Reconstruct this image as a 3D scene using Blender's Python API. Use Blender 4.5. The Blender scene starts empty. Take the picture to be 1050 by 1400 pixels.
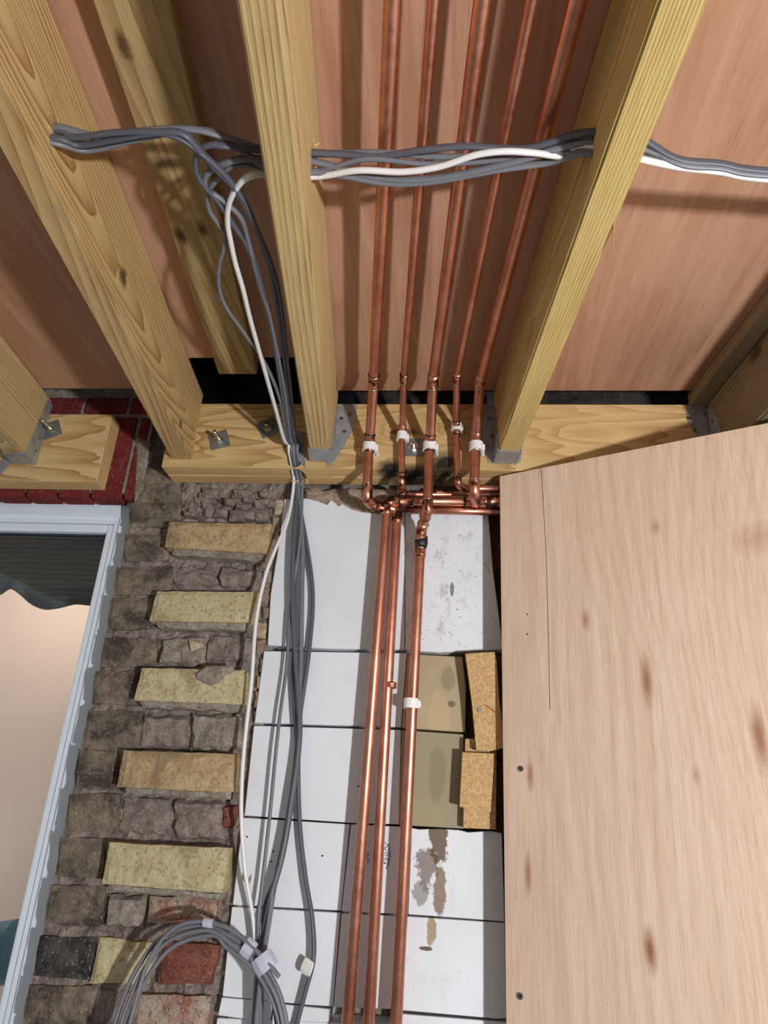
import bpy, bmesh, math, random
from mathutils import Vector, Matrix, noise, Quaternion
random.seed(7)
PI = math.pi
col = bpy.context.scene.collection
sc = bpy.context.scene

# ------------------------------------------------------------------ camera
F = 964.745742; PITCH = .407020309; ROLL = .0588321453; YAW = -.105847224; J = -.102622543
CAM = Vector((0, -1.334, 1.55))
f0 = Vector((math.sin(YAW), math.cos(YAW), 0)); r0 = Vector((math.cos(YAW), -math.sin(YAW), 0)); zz = Vector((0, 0, 1))
FW = math.cos(PITCH)*f0 + math.sin(PITCH)*zz
U_ = -math.sin(PITCH)*f0 + math.cos(PITCH)*zz
RT = math.cos(ROLL)*r0 + math.sin(ROLL)*U_
UP = -math.sin(ROLL)*r0 + math.cos(ROLL)*U_
cd = bpy.data.cameras.new('camera'); cam = bpy.data.objects.new('camera', cd); col.objects.link(cam)
cd.sensor_fit = 'VERTICAL'; cd.sensor_height = 24; cd.lens = F*24/1400; cd.clip_start = .02
m = Matrix((RT, UP, -FW)).transposed().to_4x4(); m.translation = CAM; cam.matrix_world = m
sc.camera = cam

# ------------------------------------------------------------------ light and exposure
w = bpy.data.worlds.new('world'); sc.world = w; w.use_nodes = True
w.node_tree.nodes['Background'].inputs[0].default_value = (.90, .95, 1.0, 1)
w.node_tree.nodes['Background'].inputs[1].default_value = .36
ld = bpy.data.lights.new('work_lamp', 'AREA'); ld.shape = 'DISK'; ld.size = .09; ld.energy = 42; ld.color = (.985, .99, 1)
lo = bpy.data.objects.new('work_lamp', ld); col.objects.link(lo); lo.location = (1.02, -1.92, 1.22)
lo.rotation_euler = (Vector((-.15, 0, 1.95)) - lo.location).to_track_quat('-Z', 'Y').to_euler()
sc.view_settings.view_transform = 'Standard'; sc.view_settings.look = 'None'
sc.view_settings.exposure = 0.0; sc.view_settings.gamma = 1; sc.view_settings.use_curve_mapping = False

# ------------------------------------------------------------------ pixel (1050x1400) to a point on a real plane
def ray(x, y): return RT*((x-525)/F) + UP*(-(y-700)/F) + FW
def hy(x, y, Y): d = ray(x, y); return CAM + d*((Y-CAM.y)/d.y)
def hz(x, y, Z): d = ray(x, y); return CAM + d*((Z-CAM.z)/d.z)
NU = Vector((math.cos(J), -math.sin(J), 0)); NV = Vector((math.sin(J), math.cos(J), 0))
def hu(x, y, c): d = ray(x, y); return CAM + d*((c-NU.dot(CAM))/NU.dot(d))
def uvz(u, v, z): return NU*u + NV*v + zz*z
def hv(x, y, c): d = ray(x, y); return CAM + d*((c-NV.dot(CAM))/NV.dot(d))
PA = math.radians(26.2); PD = Vector((math.cos(PA), -math.sin(PA), 0)); PN = Vector((math.sin(PA), math.cos(PA), 0)); PT = hy(683, 651, -.068)
def hp(x, y, off=0.0): d = ray(x, y); return CAM + d*((PN.dot(PT-CAM)-off)/PN.dot(d))   # the plywood sheet's face
def uv(p): return NU.dot(p), NV.dot(p)

# ------------------------------------------------------------------ materials
class NT:
    def __init__(s, name):
        s.m = bpy.data.materials.new(name); s.m.use_nodes = True; s.t = s.m.node_tree
        s.b = s.t.nodes['Principled BSDF']
        s.tc = s.t.nodes.new('ShaderNodeTexCoord'); s.obj = s.tc.outputs['Object']
    def n(s, ty, ins=None, **kw):
        k = s.t.nodes.new('ShaderNode'+ty)
        for a, v in kw.items(): setattr(k, a, v)
        for a, v in (ins or {}).items():
            if hasattr(v, 'is_output'): s.t.links.new(v, k.inputs[a])
            else: k.inputs[a].default_value = v
        return k
    def mul(s, v, vec): return s.n('VectorMath', {0: v, 1: vec}, operation='MULTIPLY').outputs[0]
    def add(s, v, vec): return s.n('VectorMath', {0: v, 1: vec}, operation='ADD').outputs[0]
    def ma(s, op, a, b=0.0): return s.n('Math', {0: a, 1: b}, operation=op).outputs[0]
    def noise(s, v, sc_, det=4, rough=.55, d=0.0): return s.n('TexNoise', {'Vector': v, 'Scale': sc_, 'Detail': det, 'Roughness': rough, 'Distortion': d}).outputs['Fac']
    def ramp(s, f, a, b, lo=0.0, hi=1.0):
        return s.n('MapRange', {0: f, 1: a, 2: b, 3: lo, 4: hi}, clamp=True).outputs[0]
    def mix(s, f, a, b, mode='MIX'):
        k = s.n('Mix', data_type='RGBA', blend_type=mode)
        for i, v in ((0, f), (6, a), (7, b)):
            if hasattr(v, 'is_output'): s.t.links.new(v, k.inputs[i])
            else: k.inputs[i].default_value = v if i == 0 else (*v[:3], 1)
        return k.outputs[2]
    def spot(s, c, sx, sy, sz, soft=.35, wob=0.0):
        v = s.n('VectorMath', {0: s.obj, 1: tuple(c)}, operation='SUBTRACT').outputs[0]
        v = s.mul(v, (1/sx, 1/sy, 1/sz))
        l = s.n('VectorMath', {0: v}, operation='LENGTH').outputs['Value']
        if wob: l = s.ma('ADD', l, s.ma('MULTIPLY', s.ma('SUBTRACT', s.noise(s.obj, 60, 6, .7), .5), wob*1.8))
        return s.ramp(l, 1+soft, 1-soft)
    def out(s, c, rough=.6, bump=None, bs=.3, bd=.002, metal=0.0, spec=.5):
        for i, v in (('Base Color', c), ('Roughness', rough), ('Metallic', metal), ('Specular IOR Level', spec)):
            if hasattr(v, 'is_output'): s.t.links.new(v, s.b.inputs[i])
            else: s.b.inputs[i].default_value = (*v[:3], 1) if i == 'Base Color' else v
        if bump is not None:
            k = s.n('Bump', {'Height': bump, 'Strength': bs, 'Distance': bd}); s.t.links.new(k.outputs[0], s.b.inputs['Normal'])
        return s.m
def srgb(r, g, b):
    f = lambda c: (c/255/12.92) if c/255 <= .04045 else ((c/255+.055)/1.055)**2.4
    return (f(r), f(g), f(b), 1)

def pine(name, light, dark, axis=1, ring=.006, off=(.05, 0, .09), knots=True, spots=(), tint=None, shear=0.0):
    s = NT(name)
    r = s.n('ObjectInfo').outputs['Random']
    st = [1, 1, 1]; st[axis] = .05
    o = s.n('CombineXYZ', {0: s.ma('MULTIPLY', r, .03), 1: s.ma('MULTIPLY', r, 9.0), 2: s.ma('MULTIPLY', r, .05)}).outputs[0]
    v = s.add(s.mul(s.add(s.obj, o), tuple(st)), off)
    if shear:
        sx_ = s.n('SeparateXYZ', {0: s.obj}).outputs[axis]; k_ = s.ma('MULTIPLY', sx_, shear)
        v = s.add(v, s.n('CombineXYZ', {0 if axis else 1: k_}).outputs[0])
    kst = [1, 1, 1]; kst[axis] = .30
    vor = s.n('TexVoronoi', {'Vector': s.add(s.mul(s.obj, tuple(kst)), s.mul(o, (3, 1, 3))), 'Scale': 8.0}).outputs['Distance']
    kn = s.ramp(vor, .30, .0)
    big = s.n('TexNoise', {'Vector': v, 'Scale': 11.0, 'Detail': 2.0}).outputs['Color']
    v2 = s.add(v, s.mul(s.add(big, (-.5, -.5, -.5)), (.055, .055, .055)))
    if knots: v2 = s.add(v2, s.n('CombineXYZ', {0: s.ma('MULTIPLY', kn, .022), 1: s.ma('MULTIPLY', kn, .022), 2: s.ma('MULTIPLY', kn, .022)}).outputs[0])
    wv = s.n('TexWave', {'Vector': v2, 'Scale': .314/ring, 'Distortion': 1.3, 'Detail': 3.0, 'Detail Scale': 1.2}, wave_type='RINGS', rings_direction='XYZ'[axis], wave_profile='SAW').outputs['Fac']
    fst = [110, 110, 110]; fst[axis] = 4
    fib = s.noise(s.mul(s.obj, tuple(fst)), 4, 3)
    dens = s.ramp(s.noise(s.mul(s.obj, tuple(10 if q != axis else 2 for q in range(3))), 2, 2), .3, .7, .45, 1.15)
    f = s.ma('MULTIPLY', s.ma('POWER', wv, 1.8), s.ma('MULTIPLY', dens, .95))
    f = s.ma('ADD', f, s.ramp(fib, .35, .75, -.08, .28))
    c = s.mix(f, light, dark)
    blot = s.noise(s.mul(s.obj, (1, 1, 1)), 7, 3)
    c = s.mix(s.ramp(blot, .35, .7, 0, .35), c, tint or (light[0]*.72, light[1]*.76, light[2]*.6), 'MIX')
    if knots:
        c = s.mix(s.ramp(vor, .085, .05, 0, .85), c, (.10, .045, .018))
    for cc, sx, sy, sz, colr, amt, wb in spots:
        c = s.mix(s.ma('MULTIPLY', s.spot(cc, sx, sy, sz, .5, wb), amt), c, colr)
    return s.out(c, .62, s.ma('ADD', fib, wv), .35, .0012, spec=.3)

GY = srgb(210, 184, 134); GYD = srgb(140, 102, 54)
M = {}
def L(p): return (p.x, p.y, p.z)
def lj(p, u0, u1, z0): u, v = uv(p); return (u-(u0+u1)/2, v-((FACE_-NU.y*u0)/NV.y), p.z-z0)
FACE_ = -.074; KD = (.06, .028, .012)
knl = [(lj(hu(170, 381, -.545), -.588, -.545, 2.206), .02, .014, .012, KD, .9, 1.2), (lj(hu(248, 582, -.545), -.588, -.545, 2.206), .02, .008, .008, KD, .85, 1.0), (lj(hu(245, 606, -.545), -.588, -.545, 2.206), .02, .006, .006, KD, .8, 1.0),
       (lj(hz(123, 440, 2.206), -.588, -.545, 2.206), .006, .010, .012, KD, .9, 1.2), (lj(hz(86, 297, 2.206), -.588, -.545, 2.206), .006, .012, .01, (.4, .3, .15), .5, 1.2)]
knr = [(lj(hu(1030, 486, .490), .490, .535, 2.206), .02, .018, .012, KD, .85, .9), (lj(hu(1036, 470, .490), .490, .535, 2.206), .02, .03, .006, (.06, .07, .06), .6, 1.2)]
M['pine'] = pine('pine_treated', GY, GYD, ring=.0042)
M['pine_flat'] = pine('pine_flat_sawn', srgb(202, 172, 122), srgb(142, 92, 50), ring=.0065, off=(.045, 0, -.10), shear=.075, knots=False, spots=knl)
M['pine_tight'] = pine('pine_tight', srgb(218, 192, 128), srgb(142, 104, 48), ring=.0030, off=(.2, 0, .01), knots=False)
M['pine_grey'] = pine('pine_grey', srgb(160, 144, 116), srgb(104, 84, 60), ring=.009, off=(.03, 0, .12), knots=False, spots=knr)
M['pine_nog'] = pine('pine_batten', srgb(186, 160, 114), srgb(134, 106, 66), ring=.005, knots=False, spots=[(L(hz(*p, 2.335)), .007, .014, .02, (.07, .03, .012), .85, 1.0) for p in ((169, 62), (276, 312), (247, 322))] + [(L(hz(224, 222, 2.335)), .016, .012, .02, (.09, .07, .04), .6, .8)])
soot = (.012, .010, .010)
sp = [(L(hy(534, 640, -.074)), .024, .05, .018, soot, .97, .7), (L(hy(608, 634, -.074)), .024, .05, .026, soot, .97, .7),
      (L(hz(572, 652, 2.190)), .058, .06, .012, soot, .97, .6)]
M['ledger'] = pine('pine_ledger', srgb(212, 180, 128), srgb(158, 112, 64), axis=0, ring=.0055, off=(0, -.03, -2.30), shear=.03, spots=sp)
M['block'] = pine('pine_block', srgb(216, 186, 134), srgb(158, 104, 56), axis=0, ring=.0060, off=(0, -.03, -2.29), shear=.035, knots=False)

def ply_ceiling():
    s = NT('ceiling_plywood')
    v = s.mul(s.obj, (14, .9, 14)); n1 = s.noise(v, 3, 5, .6, .8)
    n2 = s.noise(s.obj, 3.0, 3); n3 = s.noise(s.mul(s.obj, (110, 5, 110)), 3, 3)
    c = s.mix(s.ramp(n1, .3, .7), srgb(190, 148, 122), srgb(164, 118, 92))
    c = s.mix(s.ramp(n2, .4, .7, 0, .5), c, srgb(194, 158, 130))
    c = s.mix(s.ramp(n3, .55, .8, 0, .35), c, srgb(120, 72, 50))
    k = s.n('TexVoronoi', {'Vector': s.mul(s.obj, (1, .3, 1)), 'Scale': 6.5}).outputs['Distance']
    c = s.mix(s.ramp(k, .045, .02, 0, .8), c, srgb(84, 36, 26))
    return s.out(c, .55, n3, .15, .001, spec=.35)
M['ceiling'] = ply_ceiling()

def panel_ply():
    s = NT('panel_plywood')
    v = s.add(s.mul(s.obj, (1, 1, .10)), (-.16, 0, .03))
    big = s.n('TexNoise', {'Vector': s.mul(s.obj, (1, 1, .30)), 'Scale': 3.6, 'Detail': 1.5}).outputs['Color']
    v2 = s.add(v, s.mul(s.add(big, (-.5, -.5, -.5)), (.20, .20, .16)))
    wv = s.n('TexWave', {'Vector': v2, 'Scale': 16.0, 'Distortion': .5, 'Detail': 3.0, 'Detail Scale': 2.0}, wave_type='RINGS', rings_direction='Z').outputs['Fac']
    fib = s.noise(s.mul(s.obj, (150, 150, 4.5)), 3.0, 4, .65)
    pore = s.noise(s.mul(s.obj, (420, 420, 16)), 2.0, 2)
    band = s.ramp(s.noise(s.mul(s.obj, (34, 34, 1.6)), 1.6, 4, .6, .5), .38, .66)
    c = s.mix(s.ma('ADD', s.ma('MULTIPLY', s.ma('POWER', wv, 2.2), .28), s.ma('MULTIPLY', band, .45)), srgb(224, 200, 180), srgb(202, 172, 148))
    c = s.mix(s.ramp(fib, .48, .78, 0, .55), c, srgb(176, 130, 98))
    c = s.mix(s.ramp(pore, .58, .75, 0, .35), c, srgb(150, 104, 74))
    c = s.mix(s.ramp(s.noise(s.obj, 2.4, 3), .4, .7, 0, .35), c, srgb(204, 172, 142))
    for x, y, a, b, k in ((884, 930, .006, .030, .8), (1038, 1008, .007, .034, .8), (725, 1060, .004, .02, .7), (722, 1195, .004, .022, .7),
                          (889, 1300, .006, .022, .9), (801, 848, .005, .014, .6), (1040, 735, .03, .02, .35), (896, 720, .006, .010, .4), (952, 1060, .004, .010, .4)):
        c = s.mix(s.ma('MULTIPLY', s.spot(L(hp(x, y)), a, .05, b, .7, .5), k), c, srgb(140, 84, 48))
    return s.out(c, .48, fib, .12, .001, spec=.4)
M['panel'] = panel_ply()
M['ply_edge'] = pine('plywood_edge', srgb(190, 140, 100), srgb(110, 66, 40), axis=2, ring=.003, knots=False)

def copper(name, dirty=0.0):
    s = NT(name)
    n1 = s.noise(s.obj, 18, 4, .6); n2 = s.noise(s.obj, 90, 4, .6)
    c = s.mix(s.ramp(n1, .32, .68), srgb(218, 158, 134), srgb(190, 124, 100))
    c = s.mix(s.ramp(n2, .55, .85, 0, .4), c, srgb(140, 84, 64))
    if dirty:
        n3 = s.noise(s.obj, 55, 3, .6, .5)
        c = s.mix(s.ramp(n3, .57-.1*dirty, .66-.1*dirty, 0, .9), c, srgb(52, 34, 26))
        c = s.mix(s.ramp(s.noise(s.obj, 33, 2), .66, .72, 0, .5), c, srgb(70, 110, 84))
    return s.out(c, s.ramp(n2, .3, .8, .33, .5), n2, .04, .0006, metal=1.0)
M['copper'] = copper('copper'); M['copper_joint'] = copper('copper_joint', .5); M['copper_sooty'] = copper('copper_sooty', 1.3)

def plain(name, c, rough=.5, metal=0.0, var=.12, sc_=20, bump=.1, spec=.5):
    s = NT(name); n = s.noise(s.obj, sc_, 4)
    k = s.mix(s.ramp(n, .3, .7), c, (c[0]*(1-var), c[1]*(1-var), c[2]*(1-var)))
    return s.out(k, rough, n, bump, .001, metal=metal, spec=spec)
M['galv'] = plain('galvanised_steel', srgb(176, 180, 184), .45, .55, .3, 60)
M['galv_plate'] = plain('zinc_plate', srgb(140, 148, 152), .42, .6, .3, 40)
M['bolt'] = plain('zinc_bolt', srgb(214, 210, 196), .28, 1.0, .2)
M['screw'] = plain('screw_steel', srgb(150, 146, 138), .35, 1.0, .3)
M['grey_cable'] = plain('grey_cable', srgb(116, 117, 124), .42, 0, .15, 30, .02)
M['dark_cable'] = plain('dark_grey_cable', srgb(86, 87, 98), .45, 0, .15, 30, .02)
M['white_cable'] = plain('white_cable', srgb(226, 226, 224), .4, 0, .05, 30, .02)
M['white_plastic'] = plain('white_plastic', srgb(238, 238, 234), .4, 0, .04, 30, .02)
M['tape'] = plain('masking_tape', srgb(190, 192, 208), .5, 0, .12, 60, .2)
M['upvc'] = plain('window_upvc', srgb(228, 238, 246), .32, 0, .04, 6, .01)
M['gasket'] = plain('window_gasket', srgb(58, 66, 76), .6)
M['membrane'] = plain('black_membrane', srgb(22, 22, 28), .3, 0, .4, 12, .6)
M['splinter'] = plain('splinter', srgb(222, 184, 112), .7)
M['black'] = plain('black_compound', srgb(20, 20, 20), .5, 0, .3, 90, .5)
M['blue_ink'] = plain('blue_ink', srgb(58, 84, 128), .6)
M['pink'] = plain('room_plaster', srgb(226, 204, 192), .5, 0, .10, 3, .05)
M['teal'] = plain('teal_fabric', srgb(50, 128, 146), .5, 0, .5, 22, .2)
M['floor'] = plain('floor_concrete', srgb(150, 145, 138), .8, 0, .2, 4)
def blindm():
    s = NT('blind_fabric'); wv = s.n('TexWave', {'Vector': s.obj, 'Scale': 26.0, 'Distortion': 2.5, 'Detail': 2.0}, bands_direction='Z').outputs['Fac']
    n = s.noise(s.mul(s.obj, (10, 10, 90)), 3, 4)
    return s.out(s.mix(s.ma('MULTIPLY', s.ma('ADD', wv, n), .5), srgb(150, 160, 160), srgb(104, 114, 116)), .8, wv, .1, .001)
M['blind'] = blindm(); M['blind_hem'] = plain('blind_hem', srgb(112, 116, 110), .8, 0, .4, 200, .6)
def glassm():
    s = NT('window_glass'); t = s.t
    g = s.n('BsdfGlossy', {'Roughness': .03}); tr = s.n('BsdfTransparent', {'Color': (.93, .96, .96, 1)})
    fr = s.n('Fresnel', {'IOR': 1.5}).outputs[0]
    mx = s.n('MixShader', {0: fr, 1: tr.outputs[0], 2: g.outputs[0]})
    t.links.new(mx.outputs[0], t.nodes['Material Output'].inputs[0]); return s.m
M['glass'] = glassm()

def brickm(name, a, b, dark=None, amt=.5, white=0.0, th=.55):
    s = NT(name); n1 = s.noise(s.obj, 30, 6, .7); n2 = s.noise(s.obj, 160, 5, .75); n3 = s.noise(s.obj, 13, 6, .7, .6)
    c = s.mix(s.ramp(n1, .38, .60), a, b)
    c = s.mix(s.ramp(n3, th, th+.12, 0, amt), c, dark or srgb(66, 58, 48))
    c = s.mix(s.ramp(n2, .54, .62, 0, .75), c, (a[0]*.38, a[1]*.36, a[2]*.34))
    c = s.mix(s.ramp(n2, .42, .34, 0, .4), c, (min(a[0]*1.35, .8), min(a[1]*1.35, .78), min(a[2]*1.4, .75)))
    if white: c = s.mix(s.ramp(s.noise(s.obj, 230, 4, .75), .64-white*.1, .68-white*.1, 0, .7), c, srgb(196, 190, 178))
    return s.out(c, .92, s.ma('ADD', n2, n1), .9, .004, spec=.15)
M['yellow'] = brickm('brick_yellow', srgb(208, 196, 158), srgb(194, 176, 134), srgb(146, 126, 94), .55, 0, .52)
M['yellow2'] = brickm('brick_ochre', srgb(200, 178, 140), srgb(180, 150, 108), srgb(128, 106, 82), .6, 0, .52)
M['darkb'] = brickm('brick_sooty', srgb(146, 132, 114), srgb(112, 102, 90), srgb(54, 50, 48), .8, .2, .48)
M['blackb'] = brickm('brick_black', srgb(96, 90, 86), srgb(62, 58, 58), srgb(34, 34, 38), .7, .35, .5)
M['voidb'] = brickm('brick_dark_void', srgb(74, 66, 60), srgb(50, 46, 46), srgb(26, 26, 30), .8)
M['redb'] = brickm('brick_red', srgb(146, 92, 76), srgb(120, 70, 58), srgb(88, 58, 50), .6, .3)
M['redw'] = brickm('brick_red_limed', srgb(158, 104, 82), srgb(186, 172, 154), srgb(110, 70, 56), .4, .6)
M['redpaint'] = brickm('brick_red_painted', srgb(132, 54, 52), srgb(112, 42, 42), srgb(80, 34, 36), .5, .15)
M['mortar'] = brickm('mortar_brown', srgb(158, 144, 134), srgb(128, 114, 106), srgb(88, 78, 72), .6, .3)
M['mortar_g'] = brickm('mortar_grey', srgb(170, 160, 146), srgb(136, 124, 110), srgb(96, 88, 78), .5, .5)
M['mortar_r'] = brickm('mortar_pinkish', srgb(150, 118, 100), srgb(178, 160, 142), srgb(96, 72, 60), .6, .6)
M['brownwall'] = brickm('wall_brown_stain', srgb(112, 82, 46), srgb(84, 58, 30), srgb(160, 146, 128), .7, .2, .58)
M['plaster'] = brickm('old_plaster', srgb(206, 192, 166), srgb(172, 148, 120), srgb(130, 106, 88), .5, .5)

def boardm(name, base, spots=(), speck=0.0):
    s = NT(name); n1 = s.noise(s.obj, 6, 4); n2 = s.noise(s.obj, 60, 5, .7)
    c = s.mix(s.ramp(n1, .35, .7), base, (base[0]*.90, base[1]*.90, base[2]*.885))
    if speck:
        c = s.mix(s.ramp(s.noise(s.mul(s.obj, (1, 1, .6)), 34, 6, .75), .54, .66, 0, .45*speck), c, srgb(150, 148, 140))
        c = s.mix(s.ramp(s.noise(s.obj, 150, 4, .7), .63, .67, 0, .8*speck), c, srgb(60, 56, 50))
    for cc, sx, sz, colr, amt, wb in spots:
        c = s.mix(s.ma('MULTIPLY', s.spot(cc, sx, .1, sz, .10, wb), amt), c, colr)
    return s.out(c, .5, n2, .12, .001, spec=.35)
WH = srgb(226, 229, 234)
BR = srgb(92, 66, 38)
st = [(L(hy(600, 1150, 0)), .016, .035, BR, .9, 1.3), (L(hy(585, 1182, 0)), .018, .03, BR, .75, 1.6), (L(hy(601, 1215, 0)), .010, .04, srgb(120, 92, 56), .85, .9),
      (L(hy(590, 1272, 0)), .008, .022, srgb(150, 118, 72), .8, .9), (L(hy(582, 1296, 0)), .010, .003, srgb(70, 44, 26), .9, .9), (L(hy(575, 1220, 0)), .012, .018, srgb(120, 112, 104), .7, 1.2)]
M['board'] = boardm('board_painted_white', WH, speck=.12)
M['board_speck'] = boardm('board_white_speckled', WH, speck=1.0, spots=[(L(hy(618, 805, 0)), .004, .014, srgb(90, 84, 74), .8, 1.2)])
M['board_stain'] = boardm('board_white_stained', WH, st, .3)
M['board_bare'] = boardm('board_bare_buff', srgb(176, 158, 126), [(L(hy(612, 930, 0)), .013, .022, srgb(112, 98, 76), .45, .9), (L(hy(617, 963, 0)), .007, .006, srgb(80, 66, 48), .7, .6), (L(hy(600, 985, 0)), .02, .05, srgb(196, 170, 130), .5, .5)], .2)
M['board_bare2'] = boardm('board_bare_grey', srgb(154, 143, 116), [(L(hy(598, 1060, 0)), .014, .05, srgb(128, 112, 82), .5, .8), (L(hy(575, 1110, 0)), .05, .02, srgb(160, 150, 106), .4, .8)], .1)
def chipm():
    s = NT('chipboard'); v = s.n('TexVoronoi', {'Vector': s.mul(s.obj, (1, 1, 1.5)), 'Scale': 330.0}).outputs['Color']
    n = s.noise(s.obj, 170, 4, .7)
    c = s.mix(s.ramp(n, .35, .65), srgb(216, 184, 136), srgb(186, 148, 98))
    bw = s.n('RGBToBW', {0: v}).outputs[0]
    c = s.mix(s.ramp(bw, .3, .8, 0, .45), c, srgb(150, 112, 62))
    return s.out(c, .85, n, .8, .002, spec=.2)
M['chip'] = chipm()

# ------------------------------------------------------------------ builders
def link(name, me, mat, parent=None, smooth=False, loc=None):
    o = bpy.data.objects.new(name, me); col.objects.link(o)
    if mat is not None and not me.materials: me.materials.append(M[mat] if isinstance(mat, str) else mat)
    if smooth:
        for p in me.polygons: p.use_smooth = True
    if parent is not None: o.parent = parent
    return o
def mesh(name, vs, fs):
    me = bpy.data.meshes.new(name); me.from_pydata([tuple(v) for v in vs], [], fs); me.update()
    bm = bmesh.new(); bm.from_mesh(me); bmesh.ops.recalc_face_normals(bm, faces=bm.faces[:]); bm.to_mesh(me); bm.free()
    return me
def bmo(name, bm, mat, parent=None, smooth=False):
    bmesh.ops.recalc_face_normals(bm, faces=bm.faces[:])
    me = bpy.data.meshes.new(name); bm.to_mesh(me); bm.free(); return link(name, me, mat, parent, smooth)
def tag(o, label=None, cat=None, group=None, kind=None):
    for k, v in (('label', label), ('category', cat), ('group', group), ('kind', kind)):
        if v: o[k] = v
    return o
def empty(name, loc, rz=0):
    o = bpy.data.objects.new(name, None); col.objects.link(o); o.location = loc; o.rotation_euler.z = rz; o.empty_display_size = .02
    bpy.context.view_layer.update(); return o
def box(name, a, b, mat, parent=None, bev=.0):
    bm = bmesh.new(); bmesh.ops.create_cube(bm, size=1)
    for v in bm.verts: v.co = Vector([a[i] + (v.co[i]+.5)*(b[i]-a[i]) for i in range(3)])
    if bev: bmesh.ops.bevel(bm, geom=bm.edges[:], offset=bev, segments=2, affect='EDGES', profile=.6)
    return bmo(name, bm, mat, parent)
def prism(name, poly, dvec, mat, parent=None, bev=0):
    """extrude a planar polygon along dvec"""
    bm = bmesh.new(); vs = [bm.verts.new(p) for p in poly]; f = bm.faces.new(vs)
    r = bmesh.ops.extrude_face_region(bm, geom=[f]); ex = [g for g in r['geom'] if isinstance(g, bmesh.types.BMVert)]
    bmesh.ops.translate(bm, verts=ex, vec=dvec)
    if bev: bmesh.ops.bevel(bm, geom=bm.edges[:], offset=bev, segments=1, affect='EDGES')
    return bmo(name, bm, mat, parent)
def pquad(name, px, y, depth, mat, parent=None, bev=0):
    return prism(name, [hy(x, yy, y) for x, yy in px], Vector((0, depth, 0)), mat, parent, bev)
def wob(p, s, a): return noise.noise_vector(Vector(p)*s)*a

def rough_block(name, px, yf, yb, mat, parent, amp=.0022, nx=12, nz=5, seed=0, round_=.005, bulge=0.0):
    """brick or mortar lump: front grid between four corners, worn edges, sides running back to yb"""
    a, b, c, d = [hy(x, y, yf) for x, y in px]
    vs = []; fs = []
    for j in range(nz+1):
        t = j/nz
        for i in range(nx+1):
            s = i/nx
            p = (a*(1-s)+b*s)*(1-t) + (d*(1-s)+c*s)*t
            ex = min(s, 1-s)*(b-a).length; ez = min(t, 1-t)*(d-a).length
            e = min(ex, ez)
            if e < 1e-6:
                p = p + Vector((0, round_, 0)) + wob(p+Vector((seed, 0, 0)), 45, amp*1.1)
            else:
                p = p + wob(p+Vector((seed, 3, 0)), 60, amp) + Vector((0, -bulge*math.sin(PI*s)*math.sin(PI*t), 0))
            vs.append(p)
    W_ = nx+1
    for j in range(nz):
        for i in range(nx): k = j*W_+i; fs.append((k, k+1, k+1+W_, k+W_))
    ring = [i for i in range(W_)] + [j*W_+nx for j in range(1, nz+1)] + [nz*W_+i for i in range(nx-1, -1, -1)] + [j*W_ for j in range(nz-1, 0, -1)]
    n0 = len(vs)
    for r in ring: vs.append(Vector((vs[r].x, yb, vs[r].z)))
    for k in range(len(ring)): k2 = (k+1) % len(ring); fs.append((ring[k], ring[k2], n0+k2, n0+k))
    return link(name, mesh(name, vs, fs), mat, parent)

def catmull(P, n=7):
    if len(P) < 3: return P[:]
    Q = [P[0]*2-P[1]] + P + [P[-1]*2-P[-2]]; out = []
    for i in range(1, len(Q)-2):
        for k in range(n):
            t = k/n; a, b, c, d = Q[i-1:i+3]
            out.append(.5*((2*b) + (c-a)*t + (2*a-5*b+4*c-d)*t*t + (3*b-a-3*c+d)*t**3))
    out.append(P[-1]); return out
def tube(name, P, ra, rb, mat, parent=None, n=10, smooth=True, radii=None, flat=None):
    """sweep an ellipse (ra x rb) along P with a parallel-transported frame"""
    vs = []; fs = []; T0 = (P[1]-P[0]).normalized()
    up = flat or Vector((0, 0, 1))
    if abs(T0.dot(up)) > .95: up = Vector((0, 1, 0))
    X = (up - T0*up.dot(T0)).normalized(); Tp = T0
    for i, p in enumerate(P):
        T = (P[min(i+1, len(P)-1)]-P[max(i-1, 0)]).normalized()
        X = Tp.rotation_difference(T) @ X; X = (X - T*X.dot(T)).normalized(); Tp = T
        Y = T.cross(X); k = radii[i] if radii else 1
        for q in range(n):
            a = 2*PI*q/n; vs.append(p + X*(math.cos(a)*ra*k) + Y*(math.sin(a)*rb*k))
    for i in range(len(P)-1):
        for q in range(n): q2 = (q+1) % n; fs.append((i*n+q, i*n+q2, (i+1)*n+q2, (i+1)*n+q))
    fs.append(tuple(range(n))[::-1]); fs.append(tuple((len(P)-1)*n+q for q in range(n)))
    return link(name, mesh(name, vs, fs), mat, parent, smooth)
def disc(name, c, axis, r, h, mat, parent=None, n=14, bev=0, r2=None):
    axis = Vector(axis).normalized()
    bm = bmesh.new(); bmesh.ops.create_cone(bm, cap_ends=True, segments=n, radius1=r, radius2=r2 if r2 is not None else r, depth=h)
    bm.transform(Matrix.Translation(Vector(c)) @ axis.to_track_quat('Z', 'Y').to_matrix().to_4x4())
    return bmo(name, bm, mat, parent)
def cut(o, c, axis, r, L_):
    """bore a real hole through a timber"""
    bpy.context.view_layer.update()
    k = disc('cutter', c, axis, r, L_, None, n=16)
    k.matrix_world = Matrix()
    md = o.modifiers.new('b', 'BOOLEAN'); md.object = k; md.operation = 'DIFFERENCE'; md.solver = 'EXACT'
    bpy.context.view_layer.update()
    dg = bpy.context.evaluated_depsgraph_get(); me = bpy.data.meshes.new_from_object(o.evaluated_get(dg))
    o.modifiers.clear(); o.data = me; bpy.data.objects.remove(k)

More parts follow.
